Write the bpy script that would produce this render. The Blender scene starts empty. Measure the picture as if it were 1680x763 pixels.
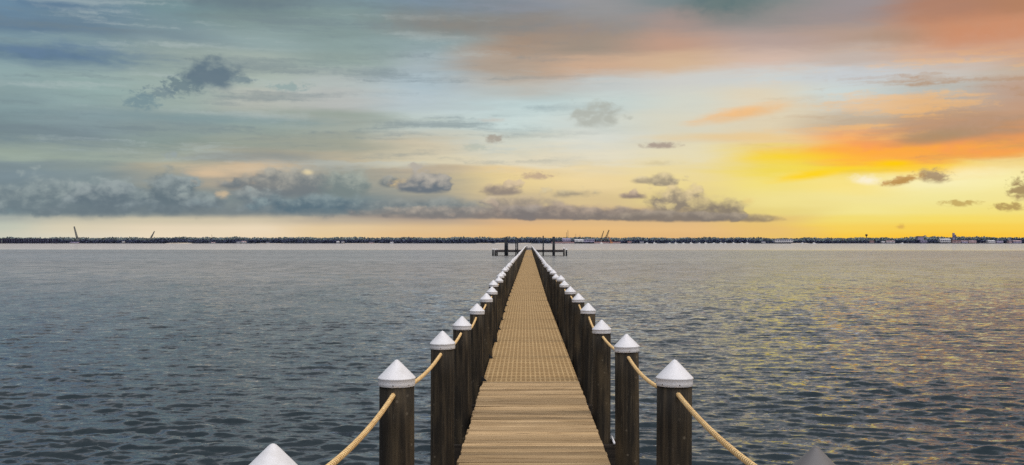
import bpy, bmesh, math, random
import numpy as np
from mathutils import Vector, Matrix

random.seed(7); RNG = np.random.default_rng(11)
scene = bpy.context.scene
COL = scene.collection
PI = math.pi

# ------------------------------------------------------------------ helpers
EYE = 3.10           # camera height over the water
DECK = 1.35          # top of the deck over the water
F = 1773.0           # focal length measured in photograph pixels
VX, VY = 868.0, 397.8  # vanishing point of the pier in the photograph

def lin1(c):
    c /= 255.0
    return c / 12.92 if c <= 0.04045 else ((c + 0.055) / 1.055) ** 2.4
def lin(r, g, b): return (lin1(r), lin1(g), lin1(b), 1.0)

def tag(o, label=None, cat=None, group=None, kind=None):
    if label: o['label'] = label
    if cat: o['category'] = cat
    if group: o['group'] = group
    if kind: o['kind'] = kind
    return o

def empty(name, loc=(0, 0, 0), rz=0.0):
    o = bpy.data.objects.new(name, None)
    o.empty_display_size = 0.2
    o.location = loc; o.rotation_euler = (0, 0, rz)
    COL.objects.link(o)
    return o

class MB:
    """collects shapes, then links them as one mesh object"""
    def __init__(s): s.v = []; s.f = []; s.sm = []
    def add(s, vs, fs, smooth=False):
        b = len(s.v); s.v += [tuple(p) for p in vs]
        s.f += [tuple(b + i for i in f) for f in fs]; s.sm += [smooth] * len(fs)
        return s
    def box(s, x0, x1, y0, y1, z0, z1):
        vs = [(x0,y0,z0),(x1,y0,z0),(x1,y1,z0),(x0,y1,z0),(x0,y0,z1),(x1,y0,z1),(x1,y1,z1),(x0,y1,z1)]
        return s.add(vs, [(0,3,2,1),(4,5,6,7),(0,1,5,4),(1,2,6,5),(2,3,7,6),(3,0,4,7)])
    def bevbox(s, x0, x1, y0, y1, z0, z1, b=0.005):
        bm = bmesh.new()
        bmesh.ops.create_cube(bm, size=1.0)
        for v in bm.verts:
            v.co = ((x0+x1)/2 + v.co.x*(x1-x0), (y0+y1)/2 + v.co.y*(y1-y0), (z0+z1)/2 + v.co.z*(z1-z0))
        bmesh.ops.bevel(bm, geom=bm.edges[:], offset=b, segments=1, affect='EDGES')
        bm.verts.ensure_lookup_table()
        for i, v in enumerate(bm.verts): v.index = i
        s.add([v.co[:] for v in bm.verts], [[v.index for v in f.verts] for f in bm.faces]); bm.free()
        return s
    def lathe(s, prof, n=24, c=(0, 0, 0), smooth=True, jit=None):
        vs = []; fs = []
        for k, (r, z) in enumerate(prof):
            for i in range(n):
                a = 2*PI*i/n
                rr = r * (1 + (jit(a, z) if jit else 0))
                vs.append((c[0] + rr*math.cos(a), c[1] + rr*math.sin(a), c[2] + z))
        for k in range(len(prof)-1):
            for i in range(n):
                j = (i+1) % n
                fs.append((k*n+i, k*n+j, (k+1)*n+j, (k+1)*n+i))
        fs.append(tuple(reversed(range(n)))); fs.append(tuple((len(prof)-1)*n + i for i in range(n)))
        return s.add(vs, fs, smooth)
    def bar(s, a, b, r0, r1=None, n=6):
        r1 = r0 if r1 is None else r1
        a = Vector(a); b = Vector(b); d = (b-a).normalized()
        u = d.orthogonal().normalized(); w = d.cross(u)
        vs = []
        for p, r in ((a, r0), (b, r1)):
            for i in range(n):
                t = 2*PI*i/n; vs.append(tuple(p + u*r*math.cos(t) + w*r*math.sin(t)))
        fs = [(i, (i+1) % n, n+(i+1) % n, n+i) for i in range(n)] + [tuple(reversed(range(n))), tuple(range(n, 2*n))]
        return s.add(vs, fs, n > 5)
    def mesh(s, name, mat):
        m = bpy.data.meshes.new(name); m.from_pydata(s.v, [], s.f); m.update()
        m.polygons.foreach_set('use_smooth', s.sm)
        if mat: m.materials.append(mat)
        return m
    def build(s, name, mat, parent=None, loc=(0, 0, 0)):
        return link(name, s.mesh(name, mat), parent, loc)

def link(name, me, parent=None, loc=(0, 0, 0)):
    o = bpy.data.objects.new(name, me); o.location = loc
    COL.objects.link(o)
    if parent: o.parent = parent
    return o

def np_mesh(name, verts, quads, mat, smooth=False):
    m = bpy.data.meshes.new(name)
    nv, nq = len(verts), len(quads)
    m.vertices.add(nv); m.vertices.foreach_set('co', np.asarray(verts, dtype=np.float32).ravel())
    m.loops.add(nq*4); m.loops.foreach_set('vertex_index', np.asarray(quads, dtype=np.int32).ravel())
    m.polygons.add(nq)
    m.polygons.foreach_set('loop_start', np.arange(0, nq*4, 4, dtype=np.int32))
    m.polygons.foreach_set('loop_total', np.full(nq, 4, dtype=np.int32))
    m.polygons.foreach_set('use_smooth', np.full(nq, smooth))
    m.update(calc_edges=True)
    m.materials.append(mat)
    return m

class NT:
    """short hand for node trees"""
    def __init__(s, nt): s.nt = nt; s.nt.nodes.clear()
    def n(s, t, **kw):
        o = s.nt.nodes.new(t)
        for k, v in kw.items(): setattr(o, k, v)
        return o
    def set(s, sock, v):
        if isinstance(v, bpy.types.NodeSocket): s.nt.links.new(v, sock)
        elif v is not None: sock.default_value = v
    def math(s, op, a, b=None, c=None, clamp=False):
        o = s.n('ShaderNodeMath', operation=op, use_clamp=clamp)
        s.set(o.inputs[0], a); s.set(o.inputs[1], b); s.set(o.inputs[2], c)
        return o.outputs[0]
    def vmath(s, op, a, b=None, out=0):
        o = s.n('ShaderNodeVectorMath', operation=op)
        s.set(o.inputs[0], a)
        if op == 'SCALE': s.set(o.inputs['Scale'], b)
        else: s.set(o.inputs[1], b)
        return o.outputs[out]
    def mix(s, f, a, b, mode='MIX'):
        o = s.n('ShaderNodeMix', data_type='RGBA', blend_type=mode)
        s.set(o.inputs[0], f); s.set(o.inputs[6], a); s.set(o.inputs[7], b)
        return o.outputs[2]
    def mr(s, v, a, b, c=0.0, d=1.0, smooth=True):
        o = s.n('ShaderNodeMapRange', interpolation_type='SMOOTHSTEP' if smooth else 'LINEAR')
        s.set(o.inputs[0], v); s.set(o.inputs[1], a); s.set(o.inputs[2], b); s.set(o.inputs[3], c); s.set(o.inputs[4], d)
        return o.outputs[0]
    def noise(s, vec, scale=1.0, detail=4.0, rough=0.5, dist=0.0, dim='3D', out='Fac'):
        o = s.n('ShaderNodeTexNoise', noise_dimensions=dim)
        s.set(o.inputs['Vector'], vec); s.set(o.inputs['Scale'], scale); s.set(o.inputs['Detail'], detail)
        s.set(o.inputs['Roughness'], rough); s.set(o.inputs['Distortion'], dist)
        return o.outputs[out]
    def mapping(s, vec, scale=(1, 1, 1), loc=(0, 0, 0), rot=(0, 0, 0)):
        o = s.n('ShaderNodeMapping'); s.set(o.inputs[0], vec)
        o.inputs['Scale'].default_value = scale; o.inputs['Location'].default_value = loc; o.inputs['Rotation'].default_value = rot
        return o.outputs[0]
    def ramp(s, f, stops, interp='LINEAR'):
        o = s.n('ShaderNodeValToRGB'); cr = o.color_ramp; cr.interpolation = interp
        while len(cr.elements) < len(stops): cr.elements.new(0.5)
        for e, (p, c) in zip(cr.elements, stops): e.position = p; e.color = c
        s.set(o.inputs[0], f)
        return o.outputs[0]

def material(name):
    m = bpy.data.materials.new(name); m.use_nodes = True
    t = NT(m.node_tree)
    out = t.n('ShaderNodeOutputMaterial'); p = t.n('ShaderNodeBsdfPrincipled')
    m.node_tree.links.new(p.outputs[0], out.inputs[0])
    return m, t, p

def bump(t, p, h, strength=0.3, dist=0.01):
    b = t.n('ShaderNodeBump'); b.inputs['Strength'].default_value = strength; b.inputs['Distance'].default_value = dist
    t.set(b.inputs['Height'], h); t.set(p.inputs['Normal'], b.outputs[0])

def objco(t): return t.n('ShaderNodeTexCoord').outputs['Object']
def worldpos(t): return t.n('ShaderNodeNewGeometry').outputs['Position']

def simple(name, col, rough=0.7, var=0.25, scale=1.0, spec=0.3, metal=0.0):
    m, t, p = material(name)
    nz = t.noise(objco(t), scale, 5)
    f = t.mr(nz, 0.3, 0.7, 1-var, 1+var*0.6, smooth=False)
    c = t.n('ShaderNodeVectorMath', operation='SCALE')
    c.inputs[0].default_value = col[:3]; t.set(c.inputs['Scale'], f)
    t.set(p.inputs['Base Color'], c.outputs[0])
    p.inputs['Roughness'].default_value = rough; p.inputs['Specular IOR Level'].default_value = spec
    p.inputs['Metallic'].default_value = metal
    return m

# ------------------------------------------------------------------ materials
def m_timber():      # dark creosoted piling
    m, t, p = material('creosoted_timber')
    o = objco(t)
    info = t.n('ShaderNodeObjectInfo').outputs['Random']
    off = t.n('ShaderNodeCombineXYZ'); t.set(off.inputs[2], t.math('MULTIPLY', info, 37.0)); t.set(off.inputs[0], t.math('MULTIPLY', info, 11.0))
    v = t.vmath('ADD', o, off.outputs[0])
    grain = t.noise(t.mapping(v, (26, 26, 1.3)), 1, 6, 0.6)
    blot = t.noise(t.mapping(v, (6, 6, 1.4)), 1, 5, 0.55)
    c = t.ramp(grain, [(0.30, (0.005, 0.004, 0.003, 1)), (0.48, (0.016, 0.0125, 0.0085, 1)), (0.70, (0.062, 0.046, 0.028, 1))])
    c = t.mix(t.mr(blot, 0.48, 0.72, 0, 0.55), c, (0.095, 0.068, 0.036, 1))
    streak = t.noise(t.mapping(v, (60, 60, 5)), 1, 3, 0.7)
    c = t.mix(t.mr(streak, 0.66, 0.78, 0, 0.55), c, (0.13, 0.115, 0.085, 1))
    vor = t.n('ShaderNodeTexVoronoi'); t.set(vor.inputs['Vector'], v); vor.inputs['Scale'].default_value = 13.0
    c = t.mix(t.math('MULTIPLY', t.mr(vor.outputs['Distance'], 0.05, 0.16, 0.6, 0.0), t.mr(blot, 0.45, 0.6)), c, (0.15, 0.125, 0.09, 1))
    sep = t.n('ShaderNodeSeparateXYZ'); t.set(sep.inputs[0], o)
    c = t.mix(t.mr(sep.outputs[2], 0.1, 0.7, 0.75, 0.0), c, (0.010, 0.012, 0.008, 1))
    t.set(p.inputs['Base Color'], c)
    p.inputs['Roughness'].default_value = 0.78; p.inputs['Specular IOR Level'].default_value = 0.25
    bump(t, p, t.math('ADD', grain, t.math('MULTIPLY', blot, 0.6)), 0.6, 0.012)
    return m

def m_beam():
    m, t, p = material('treated_beam_timber')
    o = objco(t)
    g = t.noise(t.mapping(o, (2.0, 40, 40)), 1, 5, 0.6)
    t.set(p.inputs['Base Color'], t.ramp(g, [(0.3, (0.010, 0.008, 0.007, 1)), (0.7, (0.045, 0.035, 0.026, 1))]))
    p.inputs['Roughness'].default_value = 0.85; p.inputs['Specular IOR Level'].default_value = 0.2
    bump(t, p, g, 0.4, 0.006)
    return m

def m_cap():
    m, t, p = material('white_plastic')
    o = objco(t)
    info = t.n('ShaderNodeObjectInfo').outputs['Random']
    off = t.n('ShaderNodeCombineXYZ'); t.set(off.inputs[0], t.math('MULTIPLY', info, 23.0))
    v = t.vmath('ADD', o, off.outputs[0])
    dirt = t.noise(v, 14, 6, 0.65)
    c = t.mix(t.mr(dirt, 0.46, 0.74, 0, 0.5), (0.62, 0.615, 0.64, 1), (0.46, 0.45, 0.44, 1))
    run = t.noise(t.mapping(v, (50, 50, 3)), 1, 4, 0.6)
    c = t.mix(t.mr(run, 0.60, 0.8, 0, 0.13), c, (0.36, 0.34, 0.32, 1))
    t.set(p.inputs['Base Color'], c)
    p.inputs['Roughness'].default_value = 0.42; p.inputs['Specular IOR Level'].default_value = 0.35
    bump(t, p, dirt, 0.05, 0.004)
    return m

def m_rope():
    m, t, p = material('wrapped_rope')
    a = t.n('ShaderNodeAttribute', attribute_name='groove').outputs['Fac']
    nz = t.noise(objco(t), 60, 4, 0.6)
    big = t.noise(objco(t), 5, 3, 0.5)
    c = t.mix(t.mr(nz, 0.3, 0.7), (0.60, 0.38, 0.16, 1), (0.80, 0.58, 0.29, 1))
    c = t.mix(t.mr(big, 0.4, 0.7, 0, 0.4), c, (0.52, 0.32, 0.13, 1))
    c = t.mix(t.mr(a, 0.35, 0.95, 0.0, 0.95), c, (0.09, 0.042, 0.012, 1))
    t.set(p.inputs['Base Color'], c)
    p.inputs['Roughness'].default_value = 0.75; p.inputs['Specular IOR Level'].default_value = 0.25
    bump(t, p, nz, 0.4, 0.002)
    return m

def m_plank():
    m, t, p = material('weathered_deck_plank')
    o = objco(t)
    tone = t.n('ShaderNodeAttribute', attribute_name='tone').outputs['Fac']
    comb = t.n('ShaderNodeCombineXYZ'); t.set(comb.inputs[0], t.math('MULTIPLY', tone, 91.0)); t.set(comb.inputs[2], t.math('MULTIPLY', tone, 57.0))
    v = t.vmath('ADD', o, comb.outputs[0])
    grain = t.noise(t.mapping(v, (1.6, 60, 60)), 1, 6, 0.62)
    patch = t.noise(t.mapping(v, (1.3, 9, 9)), 1, 4, 0.5)
    c = t.ramp(grain, [(0.32, (0.10, 0.058, 0.026, 1)), (0.45, (0.31, 0.205, 0.103, 1)), (0.7, (0.55, 0.395, 0.225, 1))])
    c = t.mix(t.mr(patch, 0.35, 0.75, 0, 0.45), c, (0.36, 0.235, 0.11, 1))
    f = t.mr(tone, 0, 1, 0.52, 1.26, smooth=False)
    c = t.vmath('SCALE', c, f)
    knot = t.n('ShaderNodeTexVoronoi'); t.set(knot.inputs['Vector'], t.mapping(v, (1.5, 7, 7))); knot.inputs['Scale'].default_value = 1.0
    c = t.mix(t.mr(knot.outputs['Distance'], 0.05, 0.17, 0.75, 0), c, (0.10, 0.055, 0.025, 1))
    t.set(p.inputs['Base Color'], c)
    p.inputs['Roughness'].default_value = 0.75; p.inputs['Specular IOR Level'].default_value = 0.25
    bump(t, p, grain, 0.5, 0.006)
    return m

def m_grate():       # tan plastic open-grid decking: ribs every 61 mm, a joint each 305 mm, small slots
    m, t, p = material('open_grid_decking')
    o = objco(t)
    sep = t.n('ShaderNodeSeparateXYZ'); t.set(sep.inputs[0], o)
    def stripe(x, pitch, w, soft):
        f = t.math('PINGPONG', x, pitch/2)          # 0 at the line, pitch/2 between lines
        return t.mr(f, w/2, w/2 + soft, 1.0, 0.0)
    rib = stripe(sep.outputs[0], 0.0625, 0.016, 0.006)
    joint = stripe(sep.outputs[1], 0.305, 0.034, 0.014)
    slot = stripe(sep.outputs[1], 0.0305, 0.011, 0.004)
    solid = t.math('MAXIMUM', t.math('MAXIMUM', rib, joint), t.math('MULTIPLY', slot, 0.55))
    nz = t.noise(o, 3.0, 5, 0.6); nf = t.noise(o, 70, 3, 0.6)
    seg = t.n('ShaderNodeTexWhiteNoise', noise_dimensions='2D')
    cc = t.n('ShaderNodeCombineXYZ')
    t.set(cc.inputs[0], t.n('ShaderNodeObjectInfo').outputs['Random'])
    t.set(cc.inputs[1], t.math('FLOOR', t.math('DIVIDE', t.math('ADD', sep.outputs[1], 0.1525), 0.305)))
    t.set(seg.inputs['Vector'], cc.outputs[0])
    top = t.mix(t.mr(nz, 0.35, 0.7), (0.36, 0.235, 0.108, 1), (0.43, 0.295, 0.142, 1))
    top = t.vmath('SCALE', top, t.mr(seg.outputs[0], 0, 1, 0.9, 1.08, smooth=False))
    c = t.mix(solid, (0.20, 0.118, 0.045, 1), top)
    c = t.mix(t.mr(nf, 0.5, 0.8, 0, 0.35), c, (0.24, 0.15, 0.065, 1))
    t.set(p.inputs['Base Color'], c)
    p.inputs['Roughness'].default_value = 0.72; p.inputs['Specular IOR Level'].default_value = 0.2
    bump(t, p, solid, 0.5, 0.008)
    return m

def m_water():
    m, t, p = material('sea_water')
    pos = worldpos(t)
    sep = t.n('ShaderNodeSeparateXYZ'); t.set(sep.inputs[0], pos)
    y = sep.outputs[1]
    flat = t.n('ShaderNodeCombineXYZ'); t.set(flat.inputs[0], sep.outputs[0]); t.set(flat.inputs[1], y)
    q = flat.outputs[0]
    # ripples as random slopes of three sizes, crests running roughly across the pier
    def slopes(vec, sc, det, amp, rough=0.55):
        c = t.noise(t.mapping(vec, sc), 1, det, rough, 0.6, out='Color')
        return t.vmath('SCALE', t.vmath('SUBTRACT', c, (0.5, 0.5, 0.5)), amp)
    far = t.mr(y, 25, 330, 0, 1)
    gust = t.noise(t.mapping(q, (0.012, 0.03, 1)), 1, 4, 0.55)
    gustf = t.mr(gust, 0.3, 0.7, 0.75, 1.2, smooth=False)
    slick = t.noise(t.mapping(q, (0.0011, 0.0065, 1)), 1, 4, 0.5)
    edge = t.math('ADD', y, t.mr(slick, 0.3, 0.7, -90, 90, smooth=False))
    calm = t.mr(edge, 370, 480, 1.0, 0.06)
    streak = t.noise(t.mapping(q, (0.0016, 0.011, 1)), 1, 4, 0.5)
    calm2 = t.math('MULTIPLY', calm, t.mr(streak, 0.35, 0.65, 0.65, 1.25))
    small = slopes(q, (5.5, 9.0, 1), 3, t.mr(y, 12, 150, 0.90, 1.10))
    mid = slopes(q, (1.5, 2.6, 1), 4, t.mr(y, 12, 140, 0.55, 1.40))
    big = slopes(q, (0.32, 0.62, 1), 3, t.mr(y, 60, 280, 0.0, 0.75))
    s = t.vmath('ADD', t.vmath('ADD', small, mid), big)
    s = t.vmath('SCALE', s, t.math('MULTIPLY', calm2, gustf))
    s = t.vmath('MULTIPLY', s, (0.8, 1.0, 0.0))
    nrm = t.vmath('NORMALIZE', t.vmath('ADD', t.n('ShaderNodeNewGeometry').outputs['Normal'], s))
    gl = t.n('ShaderNodeBsdfGlossy'); gl.inputs['Color'].default_value = (0.86, 0.90, 0.99, 1)
    t.set(gl.inputs['Normal'], nrm)
    t.set(gl.inputs['Roughness'], t.math('MULTIPLY', t.mr(y, 10, 250, 0.055, 0.16), t.math('MAXIMUM', calm, 0.2)))
    df = t.n('ShaderNodeBsdfDiffuse'); df.inputs['Color'].default_value = (0.011, 0.019, 0.023, 1)
    fr = t.n('ShaderNodeFresnel'); fr.inputs['IOR'].default_value = 1.333; t.set(fr.inputs['Normal'], nrm)
    mx = t.n('ShaderNodeMixShader'); t.set(mx.inputs[0], fr.outputs[0]); t.set(mx.inputs[1], df.outputs[0]); t.set(mx.inputs[2], gl.outputs[0])
    # pale grey painted in as haze: brightens far water, mutes its yellow reflection
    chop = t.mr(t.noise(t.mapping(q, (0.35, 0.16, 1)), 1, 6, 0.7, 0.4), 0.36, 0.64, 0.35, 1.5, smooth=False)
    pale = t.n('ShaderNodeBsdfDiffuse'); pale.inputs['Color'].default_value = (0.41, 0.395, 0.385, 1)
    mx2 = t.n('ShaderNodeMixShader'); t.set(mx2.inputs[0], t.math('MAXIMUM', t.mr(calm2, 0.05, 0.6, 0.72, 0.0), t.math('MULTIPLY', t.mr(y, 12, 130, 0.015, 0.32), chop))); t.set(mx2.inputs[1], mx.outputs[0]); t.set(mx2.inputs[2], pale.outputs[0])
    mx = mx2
    out = [q for q in m.node_tree.nodes if q.type == 'OUTPUT_MATERIAL'][0]
    m.node_tree.nodes.remove(p)
    m.node_tree.links.new(mx.outputs[0], out.inputs[0])
    return m

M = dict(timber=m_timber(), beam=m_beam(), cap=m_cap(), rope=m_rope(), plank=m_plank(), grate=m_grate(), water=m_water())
M['grey_cap'] = simple('dull_grey_plastic', (0.125, 0.120, 0.122), 0.5, 0.15, 12)
M['black_metal'] = simple('black_painted_steel', (0.012, 0.012, 0.013), 0.5, 0.3, 20)
M['screw'] = simple('stained_screw', (0.06, 0.045, 0.035), 0.5, 0.3, 40)
M['platform'] = simple('grey_pier_timber', (0.050, 0.044, 0.045), 0.85, 0.4, 3)
M['platform_top'] = simple('pale_pier_top', (0.21, 0.19, 0.19), 0.8, 0.3, 2)
M['far_pile'] = simple('dark_far_piling', (0.020, 0.024, 0.032), 0.8, 0.4, 2)
M['land'] = simple('shore_soil', (0.060, 0.060, 0.070), 0.95, 0.4, 0.03)
M['sand'] = simple('pale_sand', (0.42, 0.36, 0.29), 0.95, 0.3, 0.05)
M['white_wall'] = simple('white_cladding', (0.50, 0.49, 0.52), 0.7, 0.15, 0.1)
M['lilac_wall'] = simple('lilac_grey_cladding', (0.32, 0.29, 0.42), 0.7, 0.2, 0.1)
M['pink_wall'] = simple('pink_grey_wall', (0.42, 0.30, 0.32), 0.8, 0.2, 0.1)
M['grey_roof'] = simple('slate_grey_roof', (0.13, 0.13, 0.18), 0.8, 0.2, 0.1)
M['rust_roof'] = simple('rusty_roof', (0.20, 0.10, 0.09), 0.8, 0.2, 0.1)
M['blue_glass'] = simple('dark_window_band', (0.05, 0.07, 0.14), 0.3, 0.2, 0.1)
M['crane_grey'] = simple('hazy_grey_steel', (0.16, 0.17, 0.17), 0.7, 0.2, 0.1)
M['crane_dark'] = simple('dark_brown_steel', (0.10, 0.075, 0.06), 0.7, 0.2, 0.1)
M['crane_orange'] = simple('rusty_orange_steel', (0.42, 0.19, 0.10), 0.7, 0.2, 0.1)
M['boat_white'] = simple('white_gelcoat', (0.75, 0.74, 0.74), 0.4, 0.1, 0.2)
M['trestle'] = simple('dark_trestle_timber', (0.045, 0.045, 0.085), 0.85, 0.3, 0.1)

def m_leaf(name, c1, c2, c3):
    m, t, p = material(name)
    nz = t.noise(worldpos(t), 0.06, 4, 0.6); n2 = t.noise(worldpos(t), 0.35, 3, 0.6)
    c = t.mix(t.mr(nz, 0.38, 0.64), c1, c2)
    c = t.mix(t.mr(n2, 0.5, 0.8, 0, 0.6), c, c3)
    t.set(p.inputs['Base Color'], c)
    p.inputs['Roughness'].default_value = 0.9; p.inputs['Specular IOR Level'].default_value = 0.1
    return m
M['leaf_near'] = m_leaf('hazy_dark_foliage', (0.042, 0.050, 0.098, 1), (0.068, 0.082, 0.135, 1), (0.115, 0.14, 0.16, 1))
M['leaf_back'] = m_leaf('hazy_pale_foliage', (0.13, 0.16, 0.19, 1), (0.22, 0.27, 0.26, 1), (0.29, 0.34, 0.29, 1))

# ------------------------------------------------------------------ sky
def az_of(px): return math.atan((px - VX) / F)
def el_of(px, py): return math.atan((VY - py) / math.hypot(F, px - VX))

SKYX = [0, 140, 280, 420, 560, 700, 840, 980, 1120, 1260, 1400, 1540, 1680]
SKY = {
 0:   [(95,135,175),(100,135,165),(110,145,158),(118,138,142),(125,155,162),(128,148,165),(138,145,155),(150,150,152),(125,137,140),(120,135,135),(148,145,150),(145,125,118),(150,118,105)],
 35:  [(105,145,175),(112,145,165),(122,155,162),(125,150,150),(135,158,158),(128,145,148),(140,135,130),(148,148,148),(160,145,140),(145,142,140),(155,145,145),(175,130,108),(180,130,100)],
 75:  [(100,135,165),(105,135,158),(125,150,160),(145,168,168),(138,160,158),(142,162,165),(165,145,128),(158,145,132),(190,155,135),(180,160,152),(180,155,140),(195,145,115),(205,148,115)],
 110: [(130,165,175),(135,165,170),(150,170,165),(165,180,172),(155,175,168),(165,180,185),(175,160,145),(205,172,145),(210,180,150),(210,185,170),(195,180,170),(205,175,155),(205,165,140)],
 140: [(145,178,180),(152,180,178),(160,182,175),(175,190,180),(178,188,185),(172,190,198),(188,186,178),(195,200,198),(205,205,200),(205,210,208),(200,205,208),(200,195,188),(195,175,155)],
 170: [(140,170,172),(148,178,175),(160,180,172),(185,190,180),(188,192,188),(185,200,205),(190,208,208),(200,212,208),(210,212,200),(222,210,185),(205,215,212),(185,185,178),(190,160,140)],
 205: [(130,160,165),(135,160,165),(140,160,160),(150,168,162),(165,175,165),(192,205,200),(200,215,212),(205,212,205),(216,212,192),(222,208,178),(195,175,150),(190,155,125),(195,155,125)],
 235: [(125,150,158),(128,150,158),(140,160,155),(155,165,152),(165,168,152),(205,195,170),(205,208,195),(214,216,206),(220,212,186),(235,205,150),(245,170,105),(205,150,105),(235,155,90)],
 258: [(160,180,165),(160,178,165),(170,180,165),(165,165,150),(190,180,155),(215,205,175),(222,212,185),(226,219,196),(229,219,184),(240,214,110),(255,182,66),(250,170,80),(225,165,92)],
 275: [(130,152,158),(145,162,158),(185,178,152),(215,190,155),(165,165,152),(185,172,150),(230,205,155),(232,214,172),(234,216,162),(242,218,90),(250,214,60),(252,208,72),(242,215,140)],
 300: [(125,148,158),(130,150,155),(160,162,150),(195,175,148),(150,155,148),(185,175,150),(228,205,150),(235,212,160),(236,216,150),(243,224,128),(248,226,135),(248,238,182),(247,236,165)],
 330: [(120,143,152),(125,145,148),(130,145,146),(130,143,144),(125,140,142),(150,152,145),(195,178,145),(215,192,145),(228,208,138),(240,224,145),(243,228,152),(242,230,155),(243,228,150)],
 350: [(125,145,150),(135,148,148),(140,148,145),(135,143,142),(130,140,140),(145,145,140),(185,165,140),(200,172,135),(205,178,130),(232,212,130),(243,228,145),(243,226,135),(243,224,128)],
 362: [(165,172,165),(195,190,170),(205,195,170),(205,193,168),(185,172,152),(185,165,142),(210,175,135),(218,182,133),(220,184,132),(228,195,120),(243,220,115),(246,220,105),(246,218,105)],
 375: [(190,195,180),(215,205,180),(228,212,185),(232,214,185),(225,200,160),(222,190,145),(228,185,130),(230,188,130),(230,188,130),(232,192,115),(246,209,92),(248,207,82),(248,209,84)],
 390: [(200,200,185),(220,210,188),(232,215,188),(232,212,182),(228,200,155),(225,188,138),(225,182,124),(225,182,124),(225,182,124),(232,192,108),(248,200,70),(250,196,60),(250,199,66)],
}

for _r in SKY:            # the left half is a little greyer than its plain colours
    for _i in range(6):
        _c = SKY[_r][_i]; _m = sum(_c)/3; _k = 0.24 - 0.035*_i
        if _r < 340: SKY[_r][_i] = tuple((q + (_m - q)*_k)*(1 - _k*0.22) for q in _c)
world = bpy.data.worlds.new("World"); scene.world = world; world.use_nodes = True
t = NT(world.node_tree)
SUN_AZ, SUN_EL = math.radians(98), math.radians(38)

def cloud_group():
    """one soft-edged cloud: an ellipse in azimuth and elevation, broken up by noise, lit top and shaded base"""
    g = bpy.data.node_groups.new('cloud', 'ShaderNodeTree')
    for nm, tp in (('Base', 'NodeSocketColor'), ('U', 'NodeSocketFloat'), ('V', 'NodeSocketFloat'), ('Noise', 'NodeSocketFloat'), ('Fine', 'NodeSocketFloat'),
                   ('CU', 'NodeSocketFloat'), ('CV', 'NodeSocketFloat'), ('RU', 'NodeSocketFloat'), ('RUp', 'NodeSocketFloat'), ('RDn', 'NodeSocketFloat'),
                   ('Tilt', 'NodeSocketFloat'), ('Amp', 'NodeSocketFloat'), ('Soft', 'NodeSocketFloat'), ('Alpha', 'NodeSocketFloat'),
                   ('Top', 'NodeSocketColor'), ('Bottom', 'NodeSocketColor')):
        g.interface.new_socket(nm, in_out='INPUT', socket_type=tp)
    g.interface.new_socket('Color', in_out='OUTPUT', socket_type='NodeSocketColor')
    k = NT(g); gi = k.n('NodeGroupInput').outputs; go = k.n('NodeGroupOutput')
    # the tiny term makes each cloud wait for the one before it, which keeps the shader small
    wait = k.math('MULTIPLY', k.vmath('DOT_PRODUCT', gi['Base'], (1, 1, 1), out=1), 1e-7)
    du = k.math('SUBTRACT', k.math('ADD', gi['U'], wait), gi['CU'])
    dv = k.math('SUBTRACT', k.math('ADD', gi['V'], wait), gi['CV'])
    dv = k.math('SUBTRACT', dv, k.math('MULTIPLY', du, gi['Tilt']))
    a = k.math('DIVIDE', du, gi['RU'])
    up = k.math('MAXIMUM', k.math('DIVIDE', dv, gi['RUp']), 0.0)
    dn = k.math('MAXIMUM', k.math('DIVIDE', k.math('MULTIPLY', dv, -1.0), gi['RDn']), 0.0)
    vv = k.math('ADD', up, dn)
    r = k.math('SQRT', k.math('ADD', k.math('MULTIPLY', a, a), k.math('MULTIPLY', vv, vv)))
    d = k.math('SUBTRACT', 1.0, r)
    d = k.math('ADD', d, k.math('MULTIPLY', k.math('SUBTRACT', gi['Noise'], 0.5), k.math('MULTIPLY', gi['Amp'], k.mr(dn, 0.0, 1.0, 1.0, 0.3))))
    dens = k.mr(d, -0.08, gi['Soft'])
    dens = k.math('MULTIPLY', dens, gi['Alpha'])
    sh = k.math('ADD', k.math('SUBTRACT', up, dn), k.math('MULTIPLY', k.math('SUBTRACT', k.math('ADD', gi['Fine'], gi['Noise']), 1.0), 0.9))
    c = k.mix(k.mr(sh, -0.6, 0.9), gi['Bottom'], gi['Top'])
    k.set(go.inputs[0], k.mix(dens, gi['Base'], c))
    return g

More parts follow.
